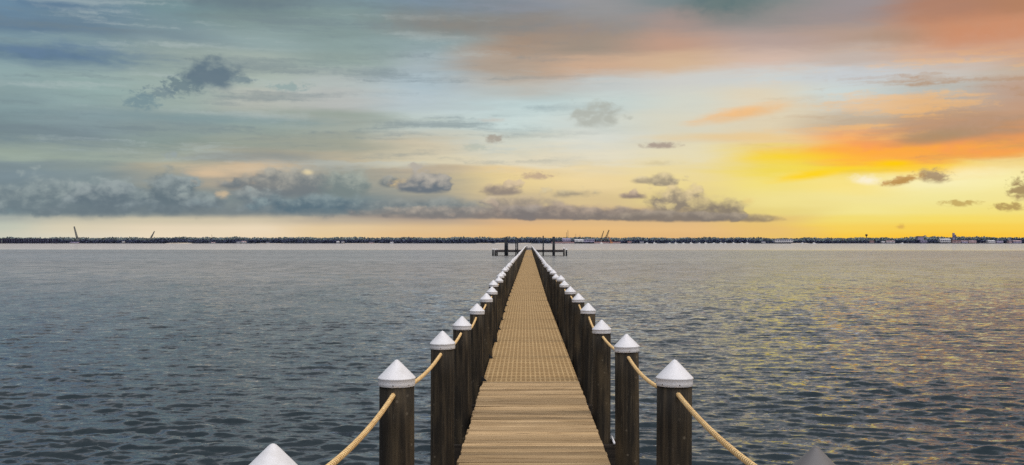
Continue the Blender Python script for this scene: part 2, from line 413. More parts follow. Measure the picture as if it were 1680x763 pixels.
def build_sky():
    d = t.n('ShaderNodeTexCoord').outputs['Generated']
    sep = t.n('ShaderNodeSeparateXYZ'); t.set(sep.inputs[0], d)
    x, y, z = sep.outputs
    az = t.math('ARCTAN2', x, y)
    el = t.math('ARCSINE', z)
    U = t.math('MULTIPLY', az, 100.0)       # hundredths of a radian: a comfortable scale for noise
    V = t.math('MULTIPLY', el, 100.0)
    uv = t.n('ShaderNodeCombineXYZ'); t.set(uv.inputs[0], U); t.set(uv.inputs[1], V)
    uv = uv.outputs[0]
    # wind streaks and billows used to bend the colour bands
    st = t.noise(t.mapping(uv, (0.045, 0.42, 1), rot=(0, 0, 0.05)), 1, 6, 0.55, 0.3, out='Color')
    s3 = t.n('ShaderNodeSeparateColor'); t.set(s3.inputs[0], st)
    st2 = t.noise(t.mapping(uv, (0.16, 1.0, 1), loc=(4, 9, 0), rot=(0, 0, -0.06)), 1, 6, 0.6, 0.4, out='Color')
    s4 = t.n('ShaderNodeSeparateColor'); t.set(s4.inputs[0], st2)
    # bending dies out towards the horizon so that the bands there stay level
    k = t.mr(V, 1.0, 7.0, 0.16, 1.0)
    wu = t.math('ADD', U, t.math('MULTIPLY', t.math('SUBTRACT', s3.outputs[0], 0.5), 9.0))
    bend = t.math('ADD', t.math('MULTIPLY', t.math('SUBTRACT', s3.outputs[1], 0.5), 3.0), t.math('MULTIPLY', t.math('SUBTRACT', s4.outputs[1], 0.5), 1.3))
    wv = t.math('ADD', V, t.math('MULTIPLY', bend, k))
    u0, u1 = az_of(-40)*100, az_of(1720)*100
    fu = t.mr(wu, u0, u1, 0, 1, smooth=False)
    rows = sorted(SKY)
    col = None
    for r in reversed(rows):
        stops = [((az_of(px)*100 - u0) / (u1 - u0), lin(*c)) for px, c in zip(SKYX, SKY[r])]
        f_ = fu if col is None else t.math('ADD', fu, t.math('MULTIPLY', t.vmath('DOT_PRODUCT', col, (1, 1, 1), out=1), 1e-7))
        rc = t.ramp(f_, stops, 'EASE')
        if col is None: col = rc
        else:
            v_hi = el_of(VX, r)*100; v_lo = el_of(VX, prev)*100
            col = t.mix(t.mr(wv, v_lo, v_hi), col, rc)
        prev = r
    # faint streaky light and dark
    mlr = t.mr(U, -4, 14, 1, 0.25)
    lum = t.math('ADD', t.mr(s4.outputs[0], 0.3, 0.7, -0.05, 0.05, smooth=False), t.mr(s3.outputs[2], 0.3, 0.7, -0.06, 0.06, smooth=False))
    col = t.vmath('SCALE', col, t.math('ADD', 1.0, t.math('MULTIPLY', lum, t.math('MULTIPLY', k, mlr))))
    # separate clouds
    bil = t.noise(t.mapping(uv, (0.55, 0.85, 1)), 1, 6, 0.52, 0.15)
    fine = t.noise(t.mapping(uv, (0.85, 1.1, 1), loc=(7, 3, 0)), 1, 6, 0.55, 0.2)
    wisp = t.noise(t.mapping(uv, (0.25, 1.1, 1), loc=(2, 5, 0)), 1, 6, 0.6, 0.5)
    # rounded heads for the heaped clouds
    vo = t.n('ShaderNodeTexVoronoi', feature='SMOOTH_F1', voronoi_dimensions='2D'); vo.inputs['Smoothness'].default_value = 0.35
    wob = t.noise(t.mapping(uv, (0.9, 0.9, 1), loc=(1, 2, 0)), 1, 4, 0.55, out='Color')
    vq = t.vmath('ADD', t.mapping(uv, (0.27, 0.42, 1)), t.vmath('SCALE', wob, 0.45))
    t.set(vo.inputs['Vector'], vq); vo.inputs['Scale'].default_value = 1.0
    vo.inputs['Detail'].default_value = 2.0; vo.inputs['Roughness'].default_value = 0.5
    puff = t.mr(vo.outputs['Distance'], 0.08, 0.62, 1, 0, smooth=False)
    puff = t.math('ADD', t.math('ADD', t.math('MULTIPLY', puff, 0.75), t.math('MULTIPLY', t.mr(bil, 0.3, 0.7, 0, 1, smooth=False), 0.45)), 0.02)
    speck = t.mr(t.noise(t.mapping(uv, (1.5, 2.4, 1), loc=(3, 1, 0)), 1, 5, 0.58, 0.3), 0.29, 0.71, 0, 1, smooth=False)
    # thin layered streaks over the left half
    sq = t.vmath('ADD', t.mapping(uv, (0.055, 0.62, 1), rot=(0, 0, 0.04)), t.vmath('SCALE', wob, 0.25))
    sn = t.noise(sq, 1, 7, 0.6, 0.2)
    ml = t.math('MULTIPLY', t.mr(U, -8, 14, 1, 0), t.math('MULTIPLY', t.mr(V, 5.0, 7.5), t.mr(V, 24, 30, 1, 0)))
    col = t.mix(t.math('MULTIPLY', t.mr(sn, 0.50, 0.68), t.math('MULTIPLY', ml, 0.55)), col, lin(116, 132, 140))
    col = t.mix(t.math('MULTIPLY', t.mr(sn, 0.47, 0.33), t.math('MULTIPLY', ml, 0.40)), col, lin(182, 194, 193))
    mrr = t.math('MULTIPLY', t.mr(U, 16, 34), t.math('MULTIPLY', t.mr(V, 5.5, 8.0), t.mr(V, 14, 18, 1, 0)))
    col = t.mix(t.math('MULTIPLY', t.mr(sn, 0.50, 0.66), t.math('MULTIPLY', mrr, 0.75)), col, lin(180, 142, 108))
    col = t.mix(t.math('MULTIPLY', t.mr(sn, 0.46, 0.34), t.math('MULTIPLY', mrr, 0.55)), col, lin(252, 190, 110))
    bil = t.mr(bil, 0.29, 0.71, 0, 1, smooth=False); wisp = t.mr(wisp, 0.29, 0.71, 0, 1, smooth=False); fine = t.mr(fine, 0.3, 0.7, 0, 1, smooth=False)
    g = cloud_group()
    def cloud(px, py, rx, up, dn, top, bot=None, alpha=1.0, soft=0.35, amp=1.1, tilt=0.0, nz=None):
        nonlocal col
        o = t.n('ShaderNodeGroup', node_tree=g)
        s = 100.0 / F
        kx = 1.0 / (1 + ((px - VX)/F)**2)
        pf = nz is puff
        if not pf and rx < 46 and up < 30: nz = speck; amp *= 1.2; soft = max(soft, 0.6)
        if pf:
            amp *= 1.45; top = tuple(min(255, q*1.10) for q in top); bot = tuple(q*0.93 for q in (bot or top))
        t.set(o.inputs['Base'], col); t.set(o.inputs['U'], U); t.set(o.inputs['V'], V)
        t.set(o.inputs['Noise'], nz or bil); t.set(o.inputs['Fine'], fine)
        vals = dict(CU=az_of(px)*100, CV=el_of(px, py)*100, RU=rx*s*kx, RUp=up*s, RDn=dn*s, Tilt=tilt, Amp=amp*0.62, Soft=soft*1.25, Alpha=alpha,
                    Top=lin(*top), Bottom=lin(*(bot or top)))
        for kk, v in vals.items(): o.inputs[kk].default_value = v
        col = o.outputs[0]
    for c in CLOUDS: cloud(*c[0], **{**c[1], **({'nz': {True: wisp, 'p': puff}[c[1]['nz']]} if c[1].get('nz') else {})})
    # away from the pictured part the sky is an even grey blue, with a bright veil added high up behind the viewer, unseen, to light caps and deck
    side = t.mr(t.math('ABSOLUTE', az), 0.55, 1.3)
    grey = t.ramp(t.mr(el, 0, 1.2, 0, 1, smooth=False), [(0, lin(140,128,122)), (0.25, lin(112,120,132)), (0.7, lin(150,160,172)), (1, lin(165,175,188))])
    col = t.mix(side, col, grey)
    high = t.mr(el, math.radians(12.8), math.radians(19))
    up = t.ramp(t.mr(el, 0.2, 1.3, 0, 1, smooth=False), [(0, lin(216,212,207)), (0.09, lin(198,198,197)), (0.26, lin(108,115,120)), (0.6, lin(110,122,134)), (1, lin(165,172,182))])  # unseen pale band under a darker sky, shaped for the water's reflections
    col = t.mix(high, col, up)
    nish = t.n('ShaderNodeTexSky', sky_type='NISHITA'); nish.sun_disc = False
    nish.sun_elevation = SUN_EL; nish.sun_rotation = SUN_AZ
    nish.air_density = 1.2; nish.dust_density = 3.0
    sky_fill = t.vmath('DOT_PRODUCT', d, (0.05, -0.38, 0.92), out=1)
    vf = t.mr(sky_fill, 0.66, 0.99)
    bright = t.n('ShaderNodeVectorMath', operation='SCALE'); bright.inputs[0].default_value = (1.0, 0.985, 1.0); bright.inputs['Scale'].default_value = SKY_FILL
    extra = t.vmath('ADD', t.vmath('SCALE', nish.outputs[0], 0.06), bright.outputs[0])
    col = t.mix(vf, col, extra)
    # under the horizon: dull sea colour
    col = t.mix(t.mr(el, -0.02, 0.0), (0.05, 0.06, 0.07, 1), col)
    bg = t.n('ShaderNodeBackground'); t.set(bg.inputs[0], col); bg.inputs[1].default_value = 1.0
    out = t.n('ShaderNodeOutputWorld'); t.nt.links.new(bg.outputs[0], out.inputs[0])

SKY_FILL = 3.0
G_, W_ = {}, {'nz': True}
CLOUDS = [
 # high soft bands and streaks
 ((80, 90, 260, 28, 28, (98,124,152), (92,118,142)), dict(alpha=.9, soft=.8, amp=.9, nz=True)),
 ((85, 8, 75, 9, 9, (95,122,148)), dict(alpha=.7, soft=.7, amp=1.0, nz=True)),
 ((390, 4, 170, 20, 20, (106,124,134)), dict(alpha=.8, soft=.8, amp=.9)),
 ((560, 92, 190, 18, 20, (134,152,150), (140,156,152)), dict(alpha=.6, soft=.9, amp=.8, nz=True)),
 ((730, 40, 150, 38, 30, (134,132,128), (142,132,122)), dict(alpha=.75, soft=.9, amp=.5)),
 ((960, 50, 140, 36, 38, (148,138,134), (156,138,124)), dict(alpha=.7, soft=.9, amp=.5)),
 ((1190, 2, 110, 60, 42, (92,114,118), (104,122,122)), dict(alpha=.95, soft=.75, amp=.5)),
 ((1600, 55, 180, 40, 42, (206,142,106), (206,146,114)), dict(alpha=.8, soft=.9, amp=.5)),
 ((1470, 62, 90, 22, 24, (166,142,122)), dict(alpha=.5, soft=.9, amp=.6)),
 ((330, 195, 300, 12, 13, (126,150,155)), dict(alpha=.65, soft=.8, amp=.9, nz=True)),
 ((560, 188, 180, 11, 11, (148,160,150)), dict(alpha=.7, soft=.8, amp=.8, tilt=-.03, nz=True)),
 ((500, 232, 190, 11, 12, (158,162,148)), dict(alpha=.6, soft=.8, amp=.8, tilt=-.03, nz=True)),
 ((420, 258, 160, 12, 12, (142,148,146)), dict(alpha=.7, soft=.7, amp=.9, nz=True)),
 # dark scud upper left
 ((352, 128, 62, 34, 20, (100,119,132), (104,122,134)), dict(alpha=.97, soft=.5, amp=1.5)),
 ((300, 143, 44, 20, 15, (104,124,134)), dict(alpha=.8, soft=.45, amp=1.7)),
 ((398, 131, 26, 9, 8, (108,128,138)), dict(alpha=.7, soft=.4, amp=1.5)),
 ((266, 153, 40, 12, 12, (112,132,142)), dict(alpha=.7, soft=.5, amp=2.0)),
 ((234, 168, 34, 18, 16, (118,142,150)), dict(alpha=.85, soft=.4, amp=1.5)),
 ((476, 144, 38, 9, 8, (142,164,164)), dict(alpha=.75, soft=.5, amp=1.8)),
 # orange and yellow bars right of centre
 ((1215, 186, 110, 15, 15, (246,190,126), (236,186,128)), dict(alpha=.85, soft=.7, amp=.8, tilt=.16, nz=True)),
 ((1180, 225, 150, 10, 10, (238,196,128)), dict(alpha=.45, soft=.8, amp=.7, nz=True)),
 ((1600, 212, 220, 30, 24, (182,150,126), (172,142,114)), dict(alpha=.85, soft=.7, amp=.8, tilt=.06, nz=True)),
 ((1490, 243, 280, 18, 20, (250,160,88), (254,172,66)), dict(alpha=.95, soft=.8, amp=.7, nz=True)),
 ((1635, 250, 130, 12, 14, (247,160,88), (250,166,74)), dict(alpha=.85, soft=.8, amp=.8, nz=True)),
 ((1530, 226, 90, 14, 14, (172,144,112), (176,142,106)), dict(alpha=.85, soft=.7, amp=.8, tilt=.10, nz=True)),
 ((1290, 258, 130, 15, 13, (250,214,40)), dict(alpha=.8, soft=.9, amp=.6, nz=True)),
 ((1330, 287, 90, 12, 10, (255,212,0)), dict(alpha=.9, soft=.8, amp=.7, tilt=.14, nz=True)),
 ((1470, 269, 60, 10, 9, (255,206,0)), dict(alpha=.9, soft=.8, amp=.6, nz=True)),
 ((1420, 296, 34, 12, 9, (252,242,218)), dict(alpha=.85, soft=.8, amp=.6, tilt=-.1)),
 ((1600, 282, 110, 14, 22, (252,242,196)), dict(alpha=.6, soft=.9, amp=.6)),
 ((1532, 290, 34, 15, 12, (172,148,118), (162,138,106)), dict(alpha=.95, soft=.5, amp=1.1, tilt=-.1)),
 ((1478, 296, 42, 9, 9, (198,152,92), (180,132,66)), dict(alpha=.9, soft=.6, amp=1.2, tilt=.2)),
 ((1575, 334, 36, 6, 6, (196,168,98)), dict(alpha=.9, soft=.5, amp=1.4)),
 ((1676, 314, 26, 26, 16, (164,140,98)), dict(alpha=.95, soft=.4, amp=1.4)),
 ((1656, 341, 32, 10, 7, (182,154,94)), dict(alpha=.95, soft=.4, amp=1.4)),
 ((1478, 372, 10, 6, 5, (216,172,88)), dict(alpha=.8, soft=.7, amp=1.0)),
 # small grey flecks in the middle
 ((975, 192, 56, 26, 22, (172,174,164)), dict(alpha=.75, soft=.6, amp=2.2)),
 ((1084, 239, 40, 7, 6, (168,152,140)), dict(alpha=.9, soft=.6, amp=.9, nz=True)),
 ((1080, 268, 40, 6, 6, (208,194,156)), dict(alpha=.6, soft=.8, amp=.8, nz=True)),
 ((812, 229, 20, 9, 8, (164,154,142)), dict(alpha=.8, soft=.6, amp=1.4)),
 ((780, 243, 30, 8, 7, (176,184,172)), dict(alpha=.6, soft=.7, amp=1.4)),
 ((808, 197, 30, 5, 5, (196,192,184)), dict(alpha=.7, soft=.8, amp=.8, nz=True)),
 ((880, 290, 32, 9, 6, (192,168,142)), dict(alpha=.9, soft=.5, amp=1.4)),
 # the long bank, left
 ((120, 330, 260, 48, 30, (142,153,152), (116,132,140)), dict(alpha=.9, soft=.3, amp=1.0, nz='p')),
 ((170, 322, 80, 30, 34, (138,148,149), (108,124,134)), dict(alpha=.9, soft=.25, amp=1.2, nz='p')),
 ((280, 322, 66, 62, 34, (138,148,148), (108,124,133)), dict(alpha=.97, soft=.25, amp=1.1, nz='p')),
 ((332, 328, 60, 22, 26, (138,148,147), (112,126,134)), dict(alpha=.95, soft=.3, amp=1.2, nz='p')),
 ((375, 304, 34, 12, 8, (140,142,140), (118,128,134)), dict(alpha=.9, soft=.35, amp=1.2, nz='p')),
 ((342, 284, 50, 12, 10, (216,190,156)), dict(alpha=.8, soft=.7, amp=.8, nz=True)),
 ((366, 318, 16, 7, 10, (210,186,152)), dict(alpha=.75, soft=.7, amp=.8, nz=True)),
 ((470, 300, 130, 32, 34, (158,156,146), (120,130,136)), dict(alpha=.88, soft=.26, amp=1.1, nz='p')),
 ((420, 325, 70, 22, 24, (142,148,146), (116,130,138)), dict(alpha=.9, soft=.35, amp=1.3, nz='p')),
 ((565, 302, 62, 34, 34, (154,160,150), (128,142,142)), dict(alpha=.9, soft=.3, amp=1.1, nz='p')),
 ((640, 300, 34, 14, 10, (150,150,142), (118,128,134)), dict(alpha=.9, soft=.3, amp=1.2, nz='p')),
 ((660, 302, 26, 12, 10, (226,198,146)), dict(alpha=.8, soft=.7, amp=.8, nz=True)),
 ((698, 306, 64, 34, 14, (164,158,148), (114,124,134)), dict(alpha=.97, soft=.22, amp=1.2, nz='p')),
 ((505, 283, 16, 7, 6, (218,202,162)), dict(alpha=.85, soft=.7, amp=.7, nz='p')),
 ((350, 345, 420, 22, 16, (126,138,142), (116,129,136)), dict(alpha=.6, soft=.6, amp=.9, nz='p')),
 ((530, 336, 170, 24, 20, (128,142,144), (98,120,133)), dict(alpha=.93, soft=.4, amp=1.1, nz='p')),
 ((700, 340, 190, 24, 20, (142,146,142), (118,130,136)), dict(alpha=.9, soft=.4, amp=1.1, nz='p')),
 ((690, 356, 170, 8, 8, (150,138,132)), dict(alpha=.7, soft=.8, amp=.6, nz=True)),
 # the bank, middle
 ((800, 350, 300, 17, 11, (162,152,140), (134,131,130)), dict(alpha=.85, soft=.3, amp=.9, nz='p')),
 ((1015, 352, 110, 17, 11, (166,150,134), (140,130,124)), dict(alpha=.92, soft=.3, amp=.9, nz='p')),
 ((822, 312, 56, 20, 12, (196,176,146), (152,140,132)), dict(alpha=.92, soft=.3, amp=1.4, nz='p')),
 ((850, 332, 110, 18, 16, (190,172,142), (156,146,138)), dict(alpha=.8, soft=.4, amp=1.4, nz='p')),
 ((940, 318, 62, 12, 9, (194,180,146), (168,156,136)), dict(alpha=.85, soft=.4, amp=1.4, nz='p')),
 ((905, 352, 170, 24, 11, (166,150,134), (140,130,125)), dict(alpha=.97, soft=.25, amp=1.0, nz='p')),
 ((860, 348, 60, 18, 13, (152,144,136), (134,128,126)), dict(alpha=.85, soft=.35, amp=1.2, nz='p')),
 # the bank, right
 ((1060, 296, 42, 10, 7, (206,190,152), (178,164,140)), dict(alpha=.9, soft=.35, amp=1.3, nz='p')),
 ((1090, 298, 38, 26, 9, (210,192,150), (166,154,134)), dict(alpha=.95, soft=.25, amp=1.2, nz='p')),
 ((1042, 322, 38, 11, 6, (178,158,138), (150,134,126)), dict(alpha=.95, soft=.3, amp=1.3, nz='p')),
 ((1110, 330, 72, 34, 26, (208,188,144), (152,140,126)), dict(alpha=.97, soft=.25, amp=1.2, nz='p')),
 ((1170, 346, 90, 30, 18, (196,178,130), (146,134,120)), dict(alpha=.97, soft=.25, amp=1.2, nz='p')),
 ((1240, 358, 60, 14, 8, (204,182,126), (160,142,116)), dict(alpha=.9, soft=.35, amp=1.2, nz='p')),
 ((1110, 355, 170, 12, 11, (152,140,126), (138,128,120)), dict(alpha=.95, soft=.3, amp=.9, nz='p')),
 ((1228, 330, 20, 10, 8, (222,198,128)), dict(alpha=.7, soft=.5, amp=1.4, nz='p')),
]
build_sky()
world.cycles.sampling_method = 'MANUAL'; world.cycles.sample_map_resolution = 1024

# one weak, broad sun lamp, added off to the right and slightly behind the camera, away from the sunset
sl = bpy.data.lights.new('sun', 'SUN'); sl.energy = 0.95; sl.angle = math.radians(32); sl.color = (1.0, 0.80, 0.55)
so = bpy.data.objects.new('sun', sl); COL.objects.link(so)
sd = Vector((math.sin(SUN_AZ)*math.cos(SUN_EL), math.cos(SUN_AZ)*math.cos(SUN_EL), math.sin(SUN_EL)))
so.rotation_euler = (-sd).to_track_quat('-Z', 'Y').to_euler()

# ------------------------------------------------------------------ camera
cam = bpy.data.cameras.new('camera'); co = bpy.data.objects.new('camera', cam); COL.objects.link(co)
co.location = (0, 0, EYE); co.rotation_euler = (PI/2, 0, 0)
cam.sensor_width = 36; cam.lens = 36*F/1680
cam.shift_x = -(VX - 840)/1680; cam.shift_y = (VY - 381.5)/1680
cam.clip_start = 0.1; cam.clip_end = 60000
scene.camera = co

# ------------------------------------------------------------------ sea
def build_sea():
    ys = [3.0]
    while ys[-1] < 24000:
        d = ys[-1]; ys.append(d + (max(0.042, d*0.0032) if d < 420 else d*0.02))
    ys = np.array(ys)
    ang = np.tan(np.linspace(-0.66, 0.66, 860))
    X = ys[:, None]*ang[None, :]; Y = np.repeat(ys[:, None], len(ang), 1)
    sp = np.gradient(ys)[:, None]                    # row spacing
    Z = np.zeros_like(X)
    nw = 120
    lam = np.exp(RNG.uniform(math.log(0.14), math.log(1.3), nw))
    th = RNG.normal(0, 0.50, nw) + 0.10
    ph = RNG.uniform(0, 2*PI, nw)
    slope = 0.275*(0.55 + 0.45*np.exp(-((np.log(lam) - math.log(0.27))/0.6)**2))*math.sqrt(2.0/nw)
    # gusts make some stretches rougher than others
    gust = 1 + 0.22*np.sin(X*0.11 + 0.6*np.sin(Y*0.07) + 1) * np.sin(Y*0.16 + 0.5*np.sin(X*0.09)) + 0.12*np.sin(X*0.31 + Y*0.27)
    for L, a, p_, s in zip(lam, th, ph, slope):
        kk = 2*PI/L
        w = np.clip((L/sp - 2.5)/3.0, 0, 1)
        rows = np.nonzero(w[:, 0] > 0)[0]
        if len(rows) == 0: continue
        r = rows[-1] + 1
        ww = w[:r]
        arg = kk*(X[:r]*math.sin(a) + Y[:r]*math.cos(a)) + p_
        Z[:r] += ww*s/kk*np.sin(arg)
    Z *= gust
    Z += 2.2*np.maximum(Z, 0)**2                     # sharper crests, flatter troughs
    Z[ys > 400] = 0
    n, m = X.shape
    idx = np.arange(n*m).reshape(n, m)
    q = np.stack([idx[:-1, :-1], idx[:-1, 1:], idx[1:, 1:], idx[1:, :-1]], -1).reshape(-1, 4)
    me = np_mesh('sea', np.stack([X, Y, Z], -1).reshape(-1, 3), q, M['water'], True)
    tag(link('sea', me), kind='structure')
    # the rest of the bay, all round, a little lower so that it never shows through
    R = 26000
    mb = MB(); mb.add([(-R,-R,-0.9),(R,-R,-0.9),(R,R,-0.9),(-R,R,-0.9)], [(0,1,2,3)])
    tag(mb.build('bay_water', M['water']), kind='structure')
build_sea()

# ------------------------------------------------------------------ pier
STEP, D0 = 2.68, 3.08
NPOST = 92
def bent(n): return D0 + STEP*n
END = bent(NPOST-1) + 1.4
def centre(d):       # the pier drifts a touch to the left
    return 0.052 - 0.102*min(max((d-5)/28, 0), 1)
TOPS_L = [0.573, 0.624, 0.690, 0.757, 0.778, 0.770, 0.782, 0.757, 0.772]
TOPS_R = [0.582, 0.624, 0.714, 0.795, 0.771, 0.773, 0.776, 0.768, 0.742]
XS_L = [-0.731, -0.705, -0.675, -0.690, -0.665, -0.651, -0.657, -0.72, -0.684]
XS_R = [0.816, 0.776, 0.762, 0.748, 0.755, 0.752, 0.732, 0.713, 0.72]
D_L, D_R = {}, {}
POSTS = {}
ORD = ['nearest', 'second', 'third', 'fourth', 'fifth', 'sixth', 'seventh', 'eighth', 'ninth', 'tenth', 'eleventh', 'twelfth']

def cap_mesh(detail):
    r = 0.100
    prof = [(0.0, 0.1015), (0.004, 0.1008), (0.009, 0.0985), (0.014, 0.0942), (0.060, 0.0480), (r-0.003, 0.0100), (r+0.0005, 0.0060), (r+0.0008, 0.0030), (r-0.0015, 0.0006),
            (r-0.0022, -0.020), (r-0.0022, -0.036), (r-0.004, -0.0375), (0.086, -0.0375)]
    prof = [(q[0] if q[0] > 0 else 0.0006, q[1]) for q in prof]
    if not detail: prof = [prof[0], prof[3], prof[6], prof[8], prof[10], prof[12]]
    mb = MB(); mb.lathe(list(reversed(prof)), 48 if detail else 12)
    return mb.mesh('cap', M['cap'])

def pile_mesh(h, detail, seed):
    """from 1 m under the water up to h (inside the cap)"""
    rr = random.Random(seed)
    a1, a2, a3 = (rr.uniform(0, 6.3) for _ in range(3))
    jit = lambda a, z: 0.012*math.sin(2*a + a1 + z*0.7) + 0.007*math.sin(5*a + a2 + z*1.9) + 0.005*math.sin(9*a + a3)
    ns = 14 if detail else 3
    prof = [(0.0925 + 0.006*(1 - k/ns), -1.0 + (h + 1.0)*k/ns) for k in range(ns+1)]
    mb = MB(); mb.lathe(prof, 36 if detail else 12, jit=jit)
    return mb.mesh('post', M['timber'])

cap_hi, cap_lo = cap_mesh(True), cap_mesh(False)
cap_grey = cap_hi.copy(); cap_grey.materials.clear(); cap_grey.materials.append(M['grey_cap'])
screw_mb = MB(); screw_mb.lathe([(0.0001, -0.002), (0.0035, -0.001), (0.0035, 0.0), (0.0001, 0.001)], 8)
screw_me = None
pile_lo = [pile_mesh(EYE - 0.765 - 0.03, False, 50+i) for i in range(4)]
GP = {'left': 'capped posts along the left edge of the pier', 'right': 'capped posts along the right edge of the pier'}
for side in ('left', 'right'):
    T, XS = (TOPS_L, XS_L) if side == 'left' else (TOPS_R, XS_R)
    for n in range(NPOST):
        d = bent(n)
        rr = random.Random(n*2 + (side == 'left'))
        if n < len(T): top, x = EYE - T[n], XS[n]
        else:
            top = EYE - 0.768 + rr.uniform(-0.028, 0.028)
            x = centre(d) + (-0.702 if side == 'left' else 0.702) + rr.uniform(-0.015, 0.015)
        near = n < 12
        lean = (rr.uniform(-.006, .006), rr.uniform(-.006, .006))
        apex_to_rim = 0.098
        root = empty('piling', (x, d, 0))
        if n < len(ORD):
            lab = f"dark timber post with white cone cap, {ORD[n]} {'one ' if n == 0 else 'from the front '}in the {side}-hand row"
            if n == 0: lab = f"{'white' if side == 'left' else 'dark grey'} cone cap of the nearest {side}-hand post, cut off by the bottom edge"
        elif n < 40: lab = f"slim capped post in the middle stretch of the {side}-hand row, past the twelfth"
        else: lab = f"tiny capped post in the distant stretch of the {side}-hand row"
        root.rotation_euler = (lean[0], lean[1], 0); root.location = (x - lean[1]*top, d + lean[0]*top, 0)
        tag(root, lab, 'post', GP[side])
        if near:
            pm = pile_mesh(top - 0.03 - apex_to_rim + 0.02, True, n*2 + (side == 'left'))
            po = link('post', pm, root)
        else:
            po = link('post', pile_lo[n % 4], root); po.rotation_euler[2] = rr.uniform(0, 6.3)
            po.scale = (1, 1, (top - 0.10)/(EYE - 0.765 - 0.03))
        cp = link('cap', cap_hi if near else cap_lo, root, (0, 0, top - 0.1015))
        if n == 0 and side == 'right': cp.data = cap_grey
        cp.rotation_euler = (rr.uniform(-.02, .02), rr.uniform(-.02, .02), rr.uniform(0, 6.3))
        if n in (1, 2, 3):
            for k, aa in enumerate((-1.65, -0.75) if side == 'left' else (-1.42, -2.4)):
                s = screw_mb.build('screw', M['screw'], cp) if screw_me is None else link('screw', screw_me, cp)
                screw_me = s.data
                b = aa - cp.rotation_euler[2]
                s.location = (0.0985*math.cos(b), 0.0985*math.sin(b), -0.026)
                s.rotation_euler = (0, PI/2, b)
        POSTS[side, n] = Vector((x, d, top))

# ropes: one sagging span between each two posts
def rope_mesh(a, b, sag, fine):
    L = (b - a).length*1.003
    if fine:
        pitch = 0.030; per = 8; ns = int(L/pitch*per); m = 12
    else: pitch = 0.0165; ns = 26; m = 7
    tt = np.linspace(0, 1, ns+1)
    P = np.array(a)[None]*(1-tt)[:, None] + np.array(b)[None]*tt[:, None]
    P[:, 2] -= sag*4*tt*(1-tt)
    D = np.gradient(P, axis=0); D /= np.linalg.norm(D, axis=1)[:, None]
    side = np.cross(D, [0, 0, 1]); side /= np.linalg.norm(side, axis=1)[:, None]
    up = np.cross(side, D)
    th = np.linspace(0, 2*PI, m, endpoint=False)
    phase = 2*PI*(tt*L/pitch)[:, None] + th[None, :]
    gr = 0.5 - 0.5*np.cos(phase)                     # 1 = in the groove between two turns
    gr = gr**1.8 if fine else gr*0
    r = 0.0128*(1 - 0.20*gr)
    V = P[:, None, :] + r[..., None]*(np.cos(th)[None, :, None]*side[:, None, :] + np.sin(th)[None, :, None]*up[:, None, :])
    idx = np.arange((ns+1)*m).reshape(ns+1, m)
    nx = np.roll(idx, -1, 1)
    q = np.stack([idx[:-1], nx[:-1], nx[1:], idx[1:]], -1).reshape(-1, 4)
    me = np_mesh('rope', V.reshape(-1, 3), q, M['rope'], True)
    at = me.attributes.new('groove', 'FLOAT', 'POINT'); at.data.foreach_set('value', gr.astype(np.float32).ravel())
    return me

def hole(side, n):
    p = POSTS[side, n]
    return Vector((p.x + (0.006 if side == 'right' else -0.006), p.y, p.z - 0.170))
for side in ('left', 'right'):
    for n in range(24):
        a, b = hole(side, n), hole(side, n+1)
        sag = 0.05 + 0.018*math.sin(n*2.3 + (side == 'left'))
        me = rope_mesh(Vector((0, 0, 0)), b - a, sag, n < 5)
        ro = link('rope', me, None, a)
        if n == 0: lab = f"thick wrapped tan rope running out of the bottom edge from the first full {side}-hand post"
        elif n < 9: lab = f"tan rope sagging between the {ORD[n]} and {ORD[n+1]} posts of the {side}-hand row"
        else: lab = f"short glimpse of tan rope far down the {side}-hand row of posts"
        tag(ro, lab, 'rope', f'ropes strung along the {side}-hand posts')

# the deck
pier = tag(empty('pier', (0, 0, 0)), 'long narrow pier over the water, plank deck in front and tan grating beyond', 'pier')
HW_L, HW_R = -0.605, 0.605        # deck edges relative to its centre line
Y_SPLIT = 13.66
def planks():
    vs = []; fs = []; tone = []
    y = -2.0; i = 0
    mb = MB()
    while y + 0.140 < Y_SPLIT + 0.001:
        w = 0.137 + random.uniform(-0.003, 0.002)
        c = centre(y)
        x0 = c + HW_L + random.uniform(-0.012, 0.010); x1 = c + HW_R + random.uniform(-0.005, 0.005)
        z = random.uniform(-0.002, 0.002)
        b0 = len(mb.v)
        mb.bevbox(x0, x1, y + 0.007, y + w - 0.006 - (0.006 if random.random() < 0.2 else 0), DECK - 0.038 + z, DECK + z, 0.004)
        for k in range(b0, len(mb.v)):               # boards are a little crooked
            px, py, pz = mb.v[k]
            mb.v[k] = (px, py + 0.003*math.sin(i*1.7)*(px), pz + 0.0025*math.sin(px*3 + i*2.1))
        tone += [random.betavariate(2.2, 2.0)]*(len(mb.v) - b0)
        y += w + 0.003; i += 1
    o = mb.build('plank_deck', M['plank'], pier)
    at = o.data.attributes.new('tone', 'FLOAT', 'POINT'); at.data.foreach_set('value', tone)
    # a wider plain board closes the planks off at the grating
    return y
ys = planks()
# grating panels, one from bent to bent
def panel_mesh(L):
    return MB().bevbox(HW_L, HW_R, 0.006, L-0.006, -0.036, 0.0, 0.004).mesh('grating_panel', M['grate'])
pm0 = None
y = ys + 0.004
first_len = bent(5) - 0.3 - y
k = 0
while y < END - 0.5 and k < 98:
    L = first_len if k == 0 else STEP
    L = min(L, END - y)
    me = panel_mesh(L) if (k == 0 or abs(L - STEP) > 1e-3) else (pm0 or panel_mesh(L))
    if k == 1: pm0 = me
    c0 = centre(y); c1 = centre(y + L)
    o = link('grating_panel', me, pier, (c0, y, DECK + random.uniform(-0.003, 0.003)))
    o.rotation_euler = (random.uniform(-.0012, .0012), random.uniform(-.002, .002), -(c1-c0)/L)
    y += L; k += 1
